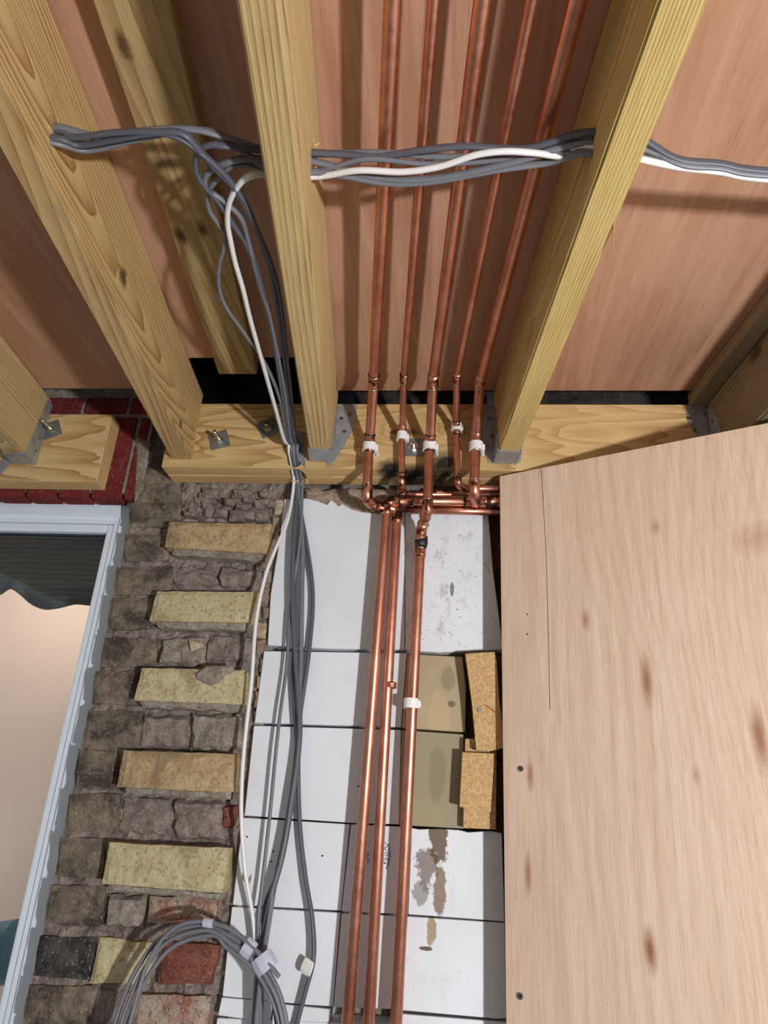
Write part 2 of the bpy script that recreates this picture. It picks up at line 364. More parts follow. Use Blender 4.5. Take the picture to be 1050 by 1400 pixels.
# ------------------------------------------------------------------ the room shell
FACE = -.074; ZB = 2.190; ZT = 2.343; JB = 2.206; ZC = 2.365
tag(box('floor', (-1.8, -3.2, -.1), (1.8, 0, 0), 'floor'), kind='structure')
# ceiling sheets: the bay over the ledger stops short and leaves a dark slot
def cq(name, pts, parent=None):
    return prism(name, [Vector((p.x, p.y, ZC)) for p in pts], Vector((0, 0, .012)), 'ceiling', parent)
def cuv(u0, u1, v0, yend):
    """ceiling piece between joist lines u0..u1 running from v0 to world y = yend"""
    def e(u): return uvz(u, (yend + u*math.sin(J))/math.cos(J) if 0 else (yend - NU.y*u)/NV.y, 0)
    return [uvz(u0, v0, 0), uvz(u1, v0, 0), e(u1), e(u0)]
cl = cq('ceiling', cuv(-.567, -.272, -2.4, hz(300, 489, ZC).y)); tag(cl, kind='structure')
yf1 = hz(100, 531, ZC).y; yf2 = hz(800, 534, ZC).y
cq('plywood_sheet', cuv(-1.9, -.5675, -2.4, yf1), cl)
cq('plywood_sheet', cuv(-.2715, .088, -2.4, yf2), cl)
cq('plywood_sheet', cuv(.0885, 1.6, -2.4, yf2), cl)
tag(box('light_block_deck', (-1.9, -2.6, 2.56), (1.7, .02, 2.60), 'membrane'), kind='structure')  # unseen cover, added to keep ambient light from leaking into the void

# back wall: rough mortar bed, window opening left of x = -.69
XB = -.684
wall = empty('wall_back', (-.1, .06, 0)); tag(wall, kind='structure')
def wp(o): o.matrix_parent_inverse = wall.matrix_world.inverted(); return o
def grid(name, x0, x1, z0, z1, y, amp, sx, sz, mat, sc1=38, thick=.10):
    nx = int((x1-x0)/sx); nz = int((z1-z0)/sz); vs = []; fs = []
    for j in range(nz+1):
        for i in range(nx+1):
            x = x0+(x1-x0)*i/nx; z = z0+(z1-z0)*j/nz
            h = noise.noise(Vector((x*sc1, 0, z*sc1))) + .5*noise.noise(Vector((x*sc1*2.6, 4, z*sc1*2.6))) + .35*abs(noise.noise(Vector((x*90, 9, z*90))))
            vs.append((x, y - amp*h, z))
    W_ = nx+1
    for j in range(nz):
        for i in range(nx): k = j*W_+i; fs.append((k, k+1, k+1+W_, k+W_))
    n0 = len(vs)
    vs += [(x0, y+thick, z0), (x1, y+thick, z0), (x1, y+thick, z1), (x0, y+thick, z1)]
    bot = list(range(W_)); top = [nz*W_+i for i in range(W_)]; lf = [j*W_ for j in range(nz+1)]; rt = [j*W_+nx for j in range(nz+1)]
    fs += [tuple(bot[::-1]+[n0, n0+1]), tuple(top+[n0+2, n0+3]), tuple(lf+[n0+3, n0]), tuple(rt[::-1]+[n0+1, n0+2]), (n0, n0+3, n0+2, n0+1)]
    return wp(link(name, mesh(name, vs, fs), mat, wall))
grid('mortar_bed', XB-.002, -.345, .95, 2.20, .009, .009, .0045, .0045, 'mortar')
wp(box('masonry_core', (-.40, .05, 0), (1.5, .15, 2.19), 'mortar', wall))
wp(box('masonry_core', (XB+.006, .06, 0), (-.40, .15, .96), 'mortar', wall))
wp(box('masonry_core', (-1.8, .005, 2.165), (-.68, .15, 2.56), 'mortar_g', wall))
wp(box('masonry_core', (-.68, .03, 2.19), (1.5, .15, 2.56), 'mortar', wall))
wp(box('masonry_core', (-1.8, .06, 0), (-1.5, .15, 2.16), 'mortar', wall))
grid('stained_masonry', .035, .16, 1.15, 2.19, .022, .004, .006, .006, 'brownwall')
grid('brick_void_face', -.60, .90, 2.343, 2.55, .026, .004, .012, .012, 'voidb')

# bricks; every one is its own piece of the wall
def q6(pts, s, ox, oy): return [(ox+x/s, oy+y/s) for x, y in pts]
A = lambda *p: q6(p, 2.5, 0, 640)
Bq = lambda *p: q6(p, 2.5, 0, 1000)
k = 0
dark = [([(192, 640), (246, 640), (246, 684), (186, 686)], 'darkb'),
 (A((440, 116), (620, 112), (612, 200), (436, 198)), 'darkb'), (A((424, 222), (578, 222), (574, 315), (412, 318)), 'darkb'),
 (A((396, 335), (590, 335), (582, 432), (382, 430)), 'darkb'), (A((376, 440), (530, 440), (526, 548), (362, 550)), 'darkb'),
 (A((352, 575), (536, 582), (526, 682), (338, 676)), 'darkb'), (A((322, 692), (470, 692), (462, 808), (308, 806)), 'darkb'),
 (A((296, 826), (490, 832), (478, 958), (272, 954)), 'darkb'), (Bq((262, 60), (400, 70), (396, 200), (246, 196)), 'darkb'),
 (Bq((230, 212), (408, 216), (402, 346), (212, 342)), 'darkb'), (Bq((200, 362), (356, 368), (346, 500), (184, 498)), 'darkb'),
 (Bq((166, 524), (358, 532), (350, 668), (144, 660)), 'darkb'), (Bq((130, 700), (326, 706), (300, 850), (106, 840)), 'blackb'),
 (Bq((92, 866), (306, 872), (290, 1010), (70, 1006)), 'darkb')]
for px, mt in dark:
    k += 1; b = rough_block('brick', px, -.002, .03, mt, wall, .0026, seed=k); wp(b)
    if mt == 'blackb': b['label'] = 'black soot-covered brick beside window frame'
yel = [(A((578, 182), (926, 190), (910, 290), (560, 268)), 'yellow2'), (A((536, 420), (880, 422), (852, 526), (506, 520)), 'yellow'),
 (A((482, 682), (836, 690), (834, 806), (455, 792)), 'yellow'), (Bq((422, 64), (798, 76), (794, 208), (396, 190)), 'yellow2'),
 (Bq((372, 380), (782, 400), (756, 552), (346, 520)), 'yellow')]
YF = -.034
for px, mt in yel:
    k += 1; b = wp(rough_block('brick', px, YF, .02, mt, wall, .0014, 20, 7, seed=k, round_=.003)); b['label'] = 'protruding yellow stock brick'
    # mortar still clinging under the brick
    (x0, y0), (x1, y1) = px[3], px[2]
    wp(rough_block('mortar_strip', [(x0+7, y0-2), (x1-2, y1-2), (x1-4, y1+10), (x0+12, y0+10)], YF+.010, .02, 'mortar_g', wall, .003, 26, 4, seed=k))
for px, mt, yf in ((Bq((338, 706), (522, 722), (480, 800), (400, 862), (302, 858))[:4], 'yellow', -.004), (Bq((512, 566), (742, 570), (730, 662), (498, 655)), 'redw', -.010),
               (Bq((562, 722), (745, 732), (716, 868), (536, 866)), 'redb', -.012), (Bq((470, 900), (716, 908), (700, 1060), (440, 1050)), 'redw', -.010)):
    k += 1
    if mt == 'yellow': px = Bq((338, 706), (532, 724), (500, 866), (300, 862))
    wp(rough_block('brick', px, yf, .03, mt, wall, .0026, seed=k))
# lumps of broken brick and mortar in the recessed courses
lumps = [A((575, 330), (742, 345), (742, 408), (588, 404)), A((748, 330), (884, 345), (870, 408), (750, 408)),
 A((560, 578), (700, 572), (690, 672), (535, 670)), A((706, 566), (872, 572), (856, 662), (700, 668)),
 A((484, 842), (640, 846), (642, 962), (470, 955)), A((648, 838), (826, 846), (822, 962), (650, 962)),
 Bq((412, 214), (588, 222), (584, 362), (402, 352)), Bq((596, 230), (764, 236), (758, 376), (592, 372)),
 Bq((366, 560), (484, 566), (478, 672), (354, 668)), Bq((330, 872), (462, 886), (440, 1010), (300, 1004)),
 Bq((760, 250), (806, 250), (800, 330), (758, 340))]
for i, px in enumerate(lumps):
    wp(rough_block('mortar_lump', px, .002 - .006*(i % 3), .03, ['mortar', 'mortar', 'mortar_g'][i % 3] if i != 10 else 'redb', wall, .006, 16, 10, seed=40+i, round_=.012, bulge=.004))
r = random.Random(3)
for i in range(26):      # rubble under the ledger
    x = r.uniform(252, 372); y = r.uniform(672, 706); s_ = r.uniform(5, 12)
    wp(rough_block('mortar_lump', [(x-s_, y-s_*.7), (x+s_, y-s_*.5), (x+s_*.9, y+s_*.6), (x-s_*.8, y+s_*.5)], -.004-r.random()*.012, .03, 'mortar', wall, .005, 5, 4, seed=70+i, round_=.006))
for i in range(30):      # torn edge between brickwork and boards
    t = i/29; x = 378-58*t+r.uniform(-5, 5)-6*math.sin(t*9); y = 690+700*t; s_ = r.uniform(7, 12)
    wp(rough_block('mortar_lump', [(x-s_*.8, y-s_), (x+s_*.7, y-s_*.9), (x+s_*.6, y+s_*1.3), (x-s_*.8, y+s_*1.2)], .002-r.random()*.008, .03, r.choice(['mortar_r', 'plaster', 'mortar_r', 'mortar']), wall, .004, 6, 8, seed=110+i, round_=.005))
# mortar splat on the third yellow brick and its white chip
pl = [(660, 700), (700, 672), (760, 670), (792, 668), (800, 690), (770, 706), (752, 732), (716, 744), (690, 738), (664, 722)]
bm = bmesh.new(); pts = [hy(x/2.5, 640+y/2.5, YF-.006) for x, y in pl]; cc = sum(pts, Vector())/len(pts)
ring0 = [bm.verts.new(Vector((p.x, YF+.002, p.z))+wob(p, 90, .002)) for p in pts]; ring1 = [bm.verts.new(cc+(p-cc)*.78+wob(p, 120, .003)) for p in pts]
ring2 = [bm.verts.new(cc+(p-cc)*.4+Vector((0, -.003, 0))+wob(p, 150, .003)) for p in pts]; ct = bm.verts.new(cc+Vector((0, -.002, 0)))
for a, b in ((ring0, ring1), (ring1, ring2)):
    for i in range(len(pts)): j = (i+1) % len(pts); bm.faces.new((a[i], a[j], b[j], b[i]))
for i in range(len(pts)): bm.faces.new((ring2[i], ring2[(i+1) % len(pts)], ct))
wp(bmo('mortar_splat', bm, 'mortar_g', wall))
wp(pquad('stone_chip', A((645, 588), (694, 600), (690, 612), (652, 625)), -.020, .02, 'plaster', wall, .001))

# red painted bricks of the old lintel: a soldier course and one stretcher course above
x = -1.30
while x < -.70:
    a, b = x, min(x+.064, -.688)
    wp(box('brick', (a, -.002+r.uniform(-.002, .002), 2.150), (b, .04, 2.352), 'redpaint', wall, .003)); x += .074
x = -1.28
while x < -.66:
    wp(box('brick', (x, -.002, 2.364), (min(x+.098, -.62), .04, 2.405), 'redpaint', wall, .004)); x += .108
wp(rough_block('mortar_strip', [(186, 596), (204, 604), (196, 668), (182, 684)], -.004, .03, 'mortar_g', wall, .003, 5, 14, seed=9))
wp(rough_block('brick', [(206, 598), (262, 602), (258, 640), (198, 640)], -.002, .03, 'blackb', wall, .002, seed=23))

# ------------------------------------------------------------------ painted boards behind the pipes (panels of the wall)
YBD = -.006
def board(px, mat, y=YBD, name='wall_panel'): return wp(pquad(name, px, y, .05-y+.004, mat, wall, .0009))
rag = [(389, 682), (404, 684), (419, 681), (437, 686), (447, 690), (452, 684), (458, 687), (462, 692), (468, 689), (480, 696), (495, 700), (520, 703), (553, 700)]
board(rag + [(553, 888), (450, 887), (366, 882), (370, 812), (382, 740)], 'board')
board([(554, 700), (600, 696), (667, 697), (674, 780), (688, 888), (600, 892), (554, 889)], 'board_speck')
board([(361, 890), (556, 893), (548, 994), (440, 991), (348, 988)], 'board')
board([(557, 894), (632, 898), (637, 940), (636, 1001), (549, 995)], 'board_bare')
board([(347, 992), (548, 998), (545, 1127), (480, 1125), (334, 1115)], 'board')
board([(549, 998), (634, 1004), (634, 1133), (545, 1128)], 'board_bare2')
board([(332, 1118), (478, 1127), (466, 1245), (318, 1237)], 'board')
board([(480, 1127), (562, 1131), (556, 1250), (467, 1246)], 'board', YBD-.001)
board([(563, 1132), (572, 1134), (600, 1133), (628, 1135), (640, 1138), (670, 1136), (686, 1139), (690, 1260), (640, 1256), (558, 1250)], 'board_stain')
board([(317, 1240), (465, 1248), (455, 1376), (420, 1374), (304, 1362)], 'board')
board([(467, 1249), (556, 1253), (546, 1380), (456, 1377)], 'board', YBD+.001)
board([(557, 1253), (690, 1262), (693, 1392), (680, 1393), (546, 1381)], 'board_stain')
board([(303, 1364), (372, 1370), (368, 1398), (298, 1388)], 'board', YBD-.004)
board([(374, 1372), (452, 1380), (450, 1398), (372, 1396)], 'board', YBD-.002)
board([(297, 1392), (540, 1402), (450, 2700), (84, 2700)], 'board')
board([(545, 1386), (694, 1398), (733, 2700), (455, 2700)], 'board')
for i, (x, y) in enumerate(((338, 1144), (374, 1164), (371, 1178), (490, 1075), (400, 790), (441, 1170))):
    wp(disc('nail_hole', hy(x, y, YBD), (0, 1, 0), .0016, .002, 'black', wall, 8))
# plaster patch left bare under the ledger
wp(rough_block('plaster_patch', [(415, 668), (560, 668), (556, 712), (418, 700)], -.001, .03, 'mortar_r', wall, .003, 30, 8, seed=5))
# old ink handwriting and underline on a board
ink = [[(526, 1152), (530, 1156), (526, 1160), (529, 1163)], [(526, 1166), (530, 1166), (529, 1170), (526, 1168)], [(524, 1173), (529, 1176), (528, 1172)], [(525, 1178), (528, 1181), (524, 1180)],
       [(531, 1154), (533, 1166), (532, 1176), (528, 1188)], [(501, 1166), (504, 1168), (500, 1172), (504, 1176), (502, 1180)]]
wr = [tube('ink_stroke', catmull([hy(x, y, YBD-.0012) for x, y in s_], 4), .0006, .0009, 'blue_ink', wall, 5) for s_ in ink]
for o in wr: wp(o)

# ------------------------------------------------------------------ window on the left
YW = .062
win = empty('window_1', (-1.1, YW, 1.5)); tag(win, kind='structure')
def ww(o): o.matrix_parent_inverse = win.matrix_world.inverted(); return o
gx = hy(82, 1000, YW).x; gz = hy(148, 727, YW).z; zt = hy(60, 667, YW).z; xr = -.664
ww(box('window_frame', (gx+.016, YW, .60), (xr, YW+.06, zt), 'upvc', win, .002))
ww(box('window_frame', (-1.60, YW, gz+.020), (gx+.016, YW+.06, zt), 'upvc', win, .002))
ww(box('window_frame', (gx+.030, YW-.006, .60), (xr, YW+.01, zt-.012), 'upvc', win, .002))
ww(box('window_frame', (-1.60, YW-.006, gz+.034), (gx+.030, YW+.01, zt-.012), 'upvc', win, .002))
ww(box('glazing_bead', (gx, YW+.004, .60), (gx+.0165, YW+.05, gz+.019), 'upvc', win, .004))
ww(box('glazing_bead', (-1.60, YW+.004, gz), (gx, YW+.05, gz+.019), 'upvc', win, .004))
ww(box('gasket', (gx-.003, YW+.018, .60), (gx+.001, YW+.03, gz), 'gasket', win))
ww(box('gasket', (-1.60, YW+.018, gz-.003), (gx, YW+.03, gz+.001), 'gasket', win))
ww(box('glass_pane', (-1.60, YW+.024, .60), (gx, YW+.028, gz), 'glass', win))
# caulk bead wavering along the head of the frame
tube_pts = [hy(x, y, -.004) for x, y in ((-120, 662), (0, 666), (60, 668), (110, 672), (145, 678))]
ww(tube('caulk_bead', catmull([p+Vector((0, .040, 0)) for p in tube_pts], 6), .004, .004, 'upvc', win, 8))
# the blind hanging behind the glass, scalloped hem
YBl = .115
hem = [hy(x, y, YBl) for x, y in ((-125, 810), (-85, 828), (-45, 822), (-12, 808), (0, 811), (8, 806), (17, 803), (30, 812), (44, 824), (62, 831), (82, 829), (104, 824), (130, 826), (160, 822), (185, 815))]
hemc = catmull(hem, 4); vs = []; fs = []
for i, p in enumerate(hemc):
    for z in (2.20, 2.13, 2.06, p.z): vs.append((p.x, YBl+.003*math.sin(p.x*60), z))
for i in range(len(hemc)-1):
    for j in range(3): a = i*4+j; fs.append((a, a+4, a+5, a+1))
bl = link('roller_blind', mesh('roller_blind', vs, fs), 'blind', None, True); md = bl.modifiers.new('s', 'SOLIDIFY'); md.thickness = .0015
tag(bl, 'grey roller blind with scalloped hem behind the window glass', 'blind')
tube('hem_trim', hemc, .0045, .002, 'blind_hem', bl, 6)
tube('hem_trim', [p+Vector((0, 0, .010)) for p in hemc], .002, .002, 'blind_hem', bl, 6)
wb = tag(box('wall_beyond_window', (-2.2, .80, .3), (-.45, .83, 2.5), 'pink'), kind='structure')
il = bpy.data.lights.new('room_lamp_and_fill', 'POINT'); il.energy = 11; il.color = (1, .84, .72); il.shadow_soft_size = .06
io = bpy.data.objects.new('room_lamp_and_fill', il); col.objects.link(io); io.location = (-1.25, .30, 2.25)
i2 = bpy.data.objects.new('room_lamp_and_fill', il.copy()); i2.data.energy = 4.5; i2.data.color = (1, .88, .80); col.objects.link(i2); i2.location = (-1.7, .25, 1.35)  # extra fill light, added to brighten the lower part of the room wall
tb = tube('teal_cushion', catmull([hy(x, y, .20) for x, y in ((-140, 1330), (-60, 1310), (-20, 1306), (22, 1300))], 5), .055, .05, 'teal', None, 14, flat=Vector((0, 0, 1)))
tag(tb, 'teal fabric bundle behind the glass at the foot of the window', 'cushion')

# ------------------------------------------------------------------ timbers
def timber(name, u0, u1, v0, v1, z0, z1, mat, bev=.003):
    """joist in the skewed joist direction: own local axes, length along local Y"""
    o = empty_box(name, u1-u0, v1-v0, z1-z0, mat, bev); p = uvz((u0+u1)/2, v1, z0); o.location = p; o.rotation_euler.z = -J; return o
def empty_box(name, w_, l_, h_, mat, bev):
    bm = bmesh.new(); bmesh.ops.create_cube(bm, size=1)
    for v in bm.verts: v.co = Vector((v.co.x*w_, (v.co.y-.5)*l_, (v.co.z+.5)*h_))
    bmesh.ops.bevel(bm, geom=bm.edges[:], offset=bev, segments=2, affect='EDGES')
    return bmo(name, bm, mat)
def vend(u, y=FACE): return (y - NU.y*u)/NV.y
jl = timber('joist', -.588, -.545, -2.1, min(vend(-.588), vend(-.545))-.001, JB, ZC-.0006, 'pine_flat'); tag(jl, 'pine joist left of the dangling cables, with a drilled cable hole and faint stamp marks', 'joist')
jc = timber('joist', -.296, -.252, -2.1, min(vend(-.296), vend(-.252))-.004, JB, ZC-.0006, 'pine'); tag(jc, 'pine joist between the dangling cables and the copper pipes', 'joist')
jr = timber('joist', .072, .114, -2.1, min(vend(.072), vend(.114))-.004, JB, ZC-.0006, 'pine_tight'); tag(jr, 'pine joist right of the copper pipes with bright wavy grain underneath', 'joist')
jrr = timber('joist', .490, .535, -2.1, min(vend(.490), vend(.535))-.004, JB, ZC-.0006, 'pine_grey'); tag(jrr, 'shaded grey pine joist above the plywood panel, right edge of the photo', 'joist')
jll = timber('joist', -.945, -.898, -2.1, min(vend(-.945, -.05), vend(-.898, -.05))-.002, JB, ZC-.0006, 'pine'); tag(jll, 'pine joist at the far left edge held in a steel hanger', 'joist')
bat = prism('ceiling_batten', [Vector((hz(x, y, 2.335).x, hz(x, y, 2.335).y, 2.335)) for x, y in ((112, -40), (222, -40), (352, 512), (299, 512))], Vector((0, 0, ZC-2.335)), 'pine_nog', None, .002)
tag(bat, 'flat pine batten fixed to the ceiling plywood between two joists', 'batten')
# ledger of two plies with bolts
XL = hy(237, 663, 0).x
led = empty('ledger_beam', (XL, 0, ZB)); tag(led, 'double pine ledger beam bolted along the wall under the joist ends', 'beam')
def lp(o, p=None):
    p = p or led; bpy.context.view_layer.update(); o.matrix_parent_inverse = p.matrix_world.inverted(); return o
ply1 = lp(box('front_ply', (XL, FACE, ZB), (1.3, FACE+.0365, ZT), 'ledger', led, .002))
ply2 = lp(box('rear_ply', (XL, FACE+.038, ZB-.001), (1.3, -.001, ZT-.001), 'ledger', led, .002))
blk = box('ledger_offcut', (-1.5, -.045, hy(135, 659, -.045).z), (hy(154, 566, -.045).x, -.003, 2.333), 'block', None, .0025)
tag(blk, 'short pine wall plate over the window head, ending beside red painted bricks', 'beam')
# bored cable holes
HL = uvz(-.566, -.745, 2.25); HC = uvz(-.274, -.705, 2.275); HR = uvz(.088, -.765, 2.258)
for o, c in ((jl, HL), (jc, HC), (jr, HR)): cut(o, c, NU, .019, .09)
LH0 = hy(402, 618, FACE-.012); LH1 = hy(409, 664, -.020)
for o in (ply1, ply2): cut(o, (LH0+LH1)/2, LH1-LH0, .0175, (LH1-LH0).length+.03)
# splinters round the holes
def splinters(c, n, ax1, ax2, par, size=.012, seed=1):
    rr = random.Random(seed)
    for i in range(n):
        a = rr.uniform(0, 2*PI); b = c + (ax1*math.cos(a)+ax2*math.sin(a))*rr.uniform(.010, .016)
        e = b + Vector((rr.uniform(-1, 1), rr.uniform(-1, 1), rr.uniform(-1, 1)))*size
        o = tube('splinter', [b, (b+e)/2+Vector((.001, 0, .001)), e], .0014, .0007, 'splinter', par, 4, False, [1, .8, .2])
        lp(o, par)
splinters(uvz(-.5445, -.755, 2.262), 5, NV, zz, jl, .010, 2)
splinters(uvz(-.251, -.715, 2.290), 4, NV, zz, jc, .010, 3)
splinters(LH1+Vector((.004, -.016, .004)), 7, Vector((1, 0, 0)), Vector((0, 1, 0)), led, .009, 4)
lp(tube('splinter', [uvz(.113, -.70, JB+.004), uvz(.116, -.685, JB-.002), uvz(.124, -.66, JB-.010)], .003, .001, 'splinter', jr, 4, False, [1, .7, .1]), jr)

# knots / gouges on the joists
# square washers with bolts
def bolt_plate(px, y, rot, blen, label, tilt=(0, 0)):
    c = hy(px[0], px[1], y)
    e = empty('washer_bolt', c); tag(e, label, 'bolt', 'square plate washers with bolts')
    h = .0215; q = []
    for i in range(4): a = rot+PI/4+i*PI/2; q.append(c+Vector((math.cos(a)*h*1.3, -.0005, math.sin(a)*h*1.3)))
    lp(prism('washer_plate', q, Vector((0, -.003, 0)), 'galv_plate', e, .0004), e)
    ax = Vector((tilt[0], -1, tilt[1])).normalized()
    lp(disc('nut', c+Vector((0, -.008, 0)), (0, 1, 0), .0088, .009, 'bolt', e, 6), e)
    lp(disc('washer', c+Vector((0, -.0037, 0)), (0, 1, 0), .0105, .0015, 'bolt', e, 18), e)
    L0 = c+Vector((0, -.003, 0)); n = 22; P = [L0+ax*(blen*i/n) for i in range(n+1)]
    lp(tube('threaded_rod', P, .0046, .0046, 'bolt', e, 10, True, [1 if i % 2 else .9 for i in range(n+1)]), e)
bolt_plate((300, 602), FACE, .35, .034, 'square plate washer with long bolt, on the ledger beside the leftmost hanging cables')
bolt_plate((367, 585), FACE, .55, .014, 'square plate washer with short bolt, half behind the cables on the ledger')
bolt_plate((71, 588), -.045, .45, .040, 'square plate washer with long bolt on the short plate over the window')
bolt_plate((565, 612), FACE, .02, .015, 'square plate washer behind the pipes on the ledger')

# joist hangers
def hanger(jb, uL, uR, flaps, label, yface, zf=JB, side=0.11):
    e = empty('joist_hanger', uvz((uL+uR)/2, vend((uL+uR)/2, yface), zf-.002)); tag(e, label, 'bracket', 'galvanised joist hangers')
    va = vend(uL, yface)-.001; 
    t = .0016; vE = min(vend(uL, yface), vend(uR, yface))-.002; v0 = vE-.050
    lp(prism('shoe', [uvz(uL-t, v0, zf-t-.0004), uvz(uR+t, v0, zf-t-.0004), uvz(uR+t, vE, zf-t-.0004), uvz(uL-t, vE, zf-t-.0004)], Vector((0, 0, t)), 'galv', e), e)
    for u in (uL-t-.0002, uR+.0002):
        q = [uvz(u, vE, zf), uvz(u, v0, zf), uvz(u, v0+.006, zf+.035), uvz(u, vE-.028, zf+side*.8), uvz(u, vE-.024, zf+side), uvz(u, vE, zf+side)]
        lp(prism('side_strap', q, NU*t, 'galv', e), e)
        for zz_ in (.025, .055, .085):
            if zz_ < side: lp(disc('nail', uvz(u+(t if u > uL else 0), vE-.016, zf+zz_), NU, .0034, .003, 'screw', e, 8), e)
    for px, nails in flaps:
        fl = lp(pquad('flange', px, yface-.0018, .0016, 'galv', e), e)
        for x, y in nails: lp(disc('nail', hy(x, y, yface-.003), (0, 1, 0), .0036, .003, 'screw', fl, 8), fl)
    return e
hanger(jc, -.296, -.252, [([(462, 553), (488, 553), (486, 582), (470, 610), (462, 622), (452, 636), (447, 636)], [(478, 566), (467, 572), (471, 590), (456, 602)]),
                          ([(400, 590), (413, 590), (418, 640), (410, 632), (402, 622)], [])], 'steel hanger under the joist beside the dangling cables', FACE)
hanger(jr, .072, .114, [([(655, 553), (674, 553), (683, 634), (668, 632), (661, 610)], [(669, 572), (672, 596)]), ([(706, 612), (716, 600), (712, 630), (704, 636)], [])], 'dark steel hanger under the joist right of the pipes', FACE)
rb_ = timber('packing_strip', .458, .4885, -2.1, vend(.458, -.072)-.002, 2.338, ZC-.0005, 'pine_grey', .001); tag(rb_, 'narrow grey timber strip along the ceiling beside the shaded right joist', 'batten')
hanger(jrr, .490, .535, [([(938, 554), (966, 554), (973, 590), (990, 640), (965, 640), (954, 596), (941, 578)], [(942, 572), (963, 566), (950, 588)])], 'steel hanger flange on the ledger above the plywood panel', FACE, side=.12)
hanger(jll, -.945, -.898, [([(44, 524), (55, 528), (62, 536), (61, 546), (50, 574), (30, 612), (2, 648), (-6, 650), (14, 600), (30, 560)], [(50, 558), (30, 600), (57, 540), (42, 585)])], 'steel hanger at the far left over the window', -.046, side=.15)

# ------------------------------------------------------------------ copper pipes
def fillet(pts, R, n=7):
    out = [pts[0]]; arcs = []
    for i in range(1, len(pts)-1):
        a, b, c = pts[i-1], pts[i], pts[i+1]; d1 = (a-b); d2 = (c-b); ang = d1.angle(d2)
        t = min(R/math.tan(ang/2), d1.length*.48, d2.length*.48); d1.normalize(); d2.normalize()
        s = b+d1*t; e = b+d2*t; arc = []
        for k in range(n+1):
            q = k/n; arc.append(s*(1-q)**2 + b*2*q*(1-q) + e*q*q)
        arcs.append((arc, d1, d2)); out += arc
    out.append(pts[-1]); return out, arcs
def pipe(pts, r_, parent=None, R=.016, mat='copper', name='copper_pipe', jm=None, fit=True):
    path, arcs = fillet(pts, R)
    o = tube(name, path, r_, r_, mat, parent, 18)
    root = parent or o
    for i, (arc, d1, d2) in enumerate(arcs):
        if not fit: break
        s = arc[0]; e = arc[-1]; k = .012 if r_ > .008 else .009
        P = [s+d1*k, s+d1*(k-.0015), s+d1*(k-.003), s+d1*.002] + arc[1:-1] + [e+d2*.002, e+d2*(k-.003), e+d2*(k-.0015), e+d2*k]
        q = 1+.0013/r_; RR = [q*.97, q*1.08, q*1.03, q] + [q]*(len(arc)-2) + [q, q*1.03, q*1.08, q*.97]
        el = tube('elbow', P, r_, r_, (jm or ['copper_joint'])[min(i, len(jm or [0])-1)], root, 18, True, RR)
        for p_, d_ in ((s+d1*(k+.0008), d1), (e+d2*(k+.0008), d2)):
            tube('solder_ring', [p_-d_*.0016, p_, p_+d_*.0016], r_*1.06, r_*1.06, random.choice(['bolt', 'black', 'copper_sooty']), root, 14, True, [1, 1.06, 1])
    return o
def coupling(c, ax, r_, ln, parent, mat='copper_joint'):
    ax = ax.normalized(); q = 1+.0013/r_
    return tube('coupling', [c-ax*ln/2, c-ax*(ln/2-.002), c-ax*(ln/2-.004), c, c+ax*(ln/2-.004), c+ax*(ln/2-.002), c+ax*ln/2], r_, r_, mat, parent, 18, True, [q*.97, q*1.08, q, q, q, q*1.08, q*.97])
RB = .0096; RS = .0066; ZP = 2.312
def ceil(p0, p1, z):
    a = hz(*p0, z); b = hz(*p1, z); d = (a-b).normalized(); return a + d*.9, b
MY = -.045
def run(a, b): return a+(b-a)*((a.z-.15)/(a.z-b.z))
# pipe 1 -> vertical 2
a, b = ceil((537, 0), (511, 519), ZP)
p1 = pipe([a, b, hy(505, 606, -.104), hy(501, 682, -.100), hy(513, 693, -.052), hy(543.5, 696, -.036), run(hy(543.5, 696, -.036), hy(500.5, 1460, -.036))], RB, jm=['copper_joint', 'copper_joint', 'copper_joint', 'copper_sooty', 'copper_sooty'])
tag(p1, 'leftmost copper pipe along the ceiling, turning down to become the middle riser on the wall', 'pipe', 'copper heating pipes')
pipe([hy(556, 697, -.030), hy(700, 700, -.030)], RS*1.25, p1, fit=False, name='branch_pipe')
# pipe 5 -> manifold -> vertical 1
a, b = ceil((790, 0), (656, 521), ZP)
e5 = hy(652, 688, MY-.004)
p5 = pipe([a, b, hy(651, 604, -.104), hy(648, 676, -.102), e5], RB, jm=['copper_joint', 'copper_joint', 'copper_joint'])
tag(p5, 'rightmost copper pipe along the ceiling, joining the horizontal pipe and the left riser', 'pipe', 'copper heating pipes')
pipe([hy(698, 686, MY), hy(529.5, 685, MY), run(hy(529.5, 685, MY), hy(470.5, 1460, MY))], RB, p5, jm=['copper_sooty'], name='horizontal_pipe')
for x, m_ in ((556, 'copper_sooty'), (655, 'copper_joint'), (680, 'copper_sooty')): coupling(hy(x, 686, MY), Vector((1, 0, 0)), RB, .030, p5, m_)
for x in (548, 636, 668, 672): tube('solder_ring', [hy(x-1.5, 686, MY), hy(x, 686, MY), hy(x+1.5, 686, MY)], RB*1.1, RB*1.1, 'black', p5, 14, True, [1, 1.05, 1])
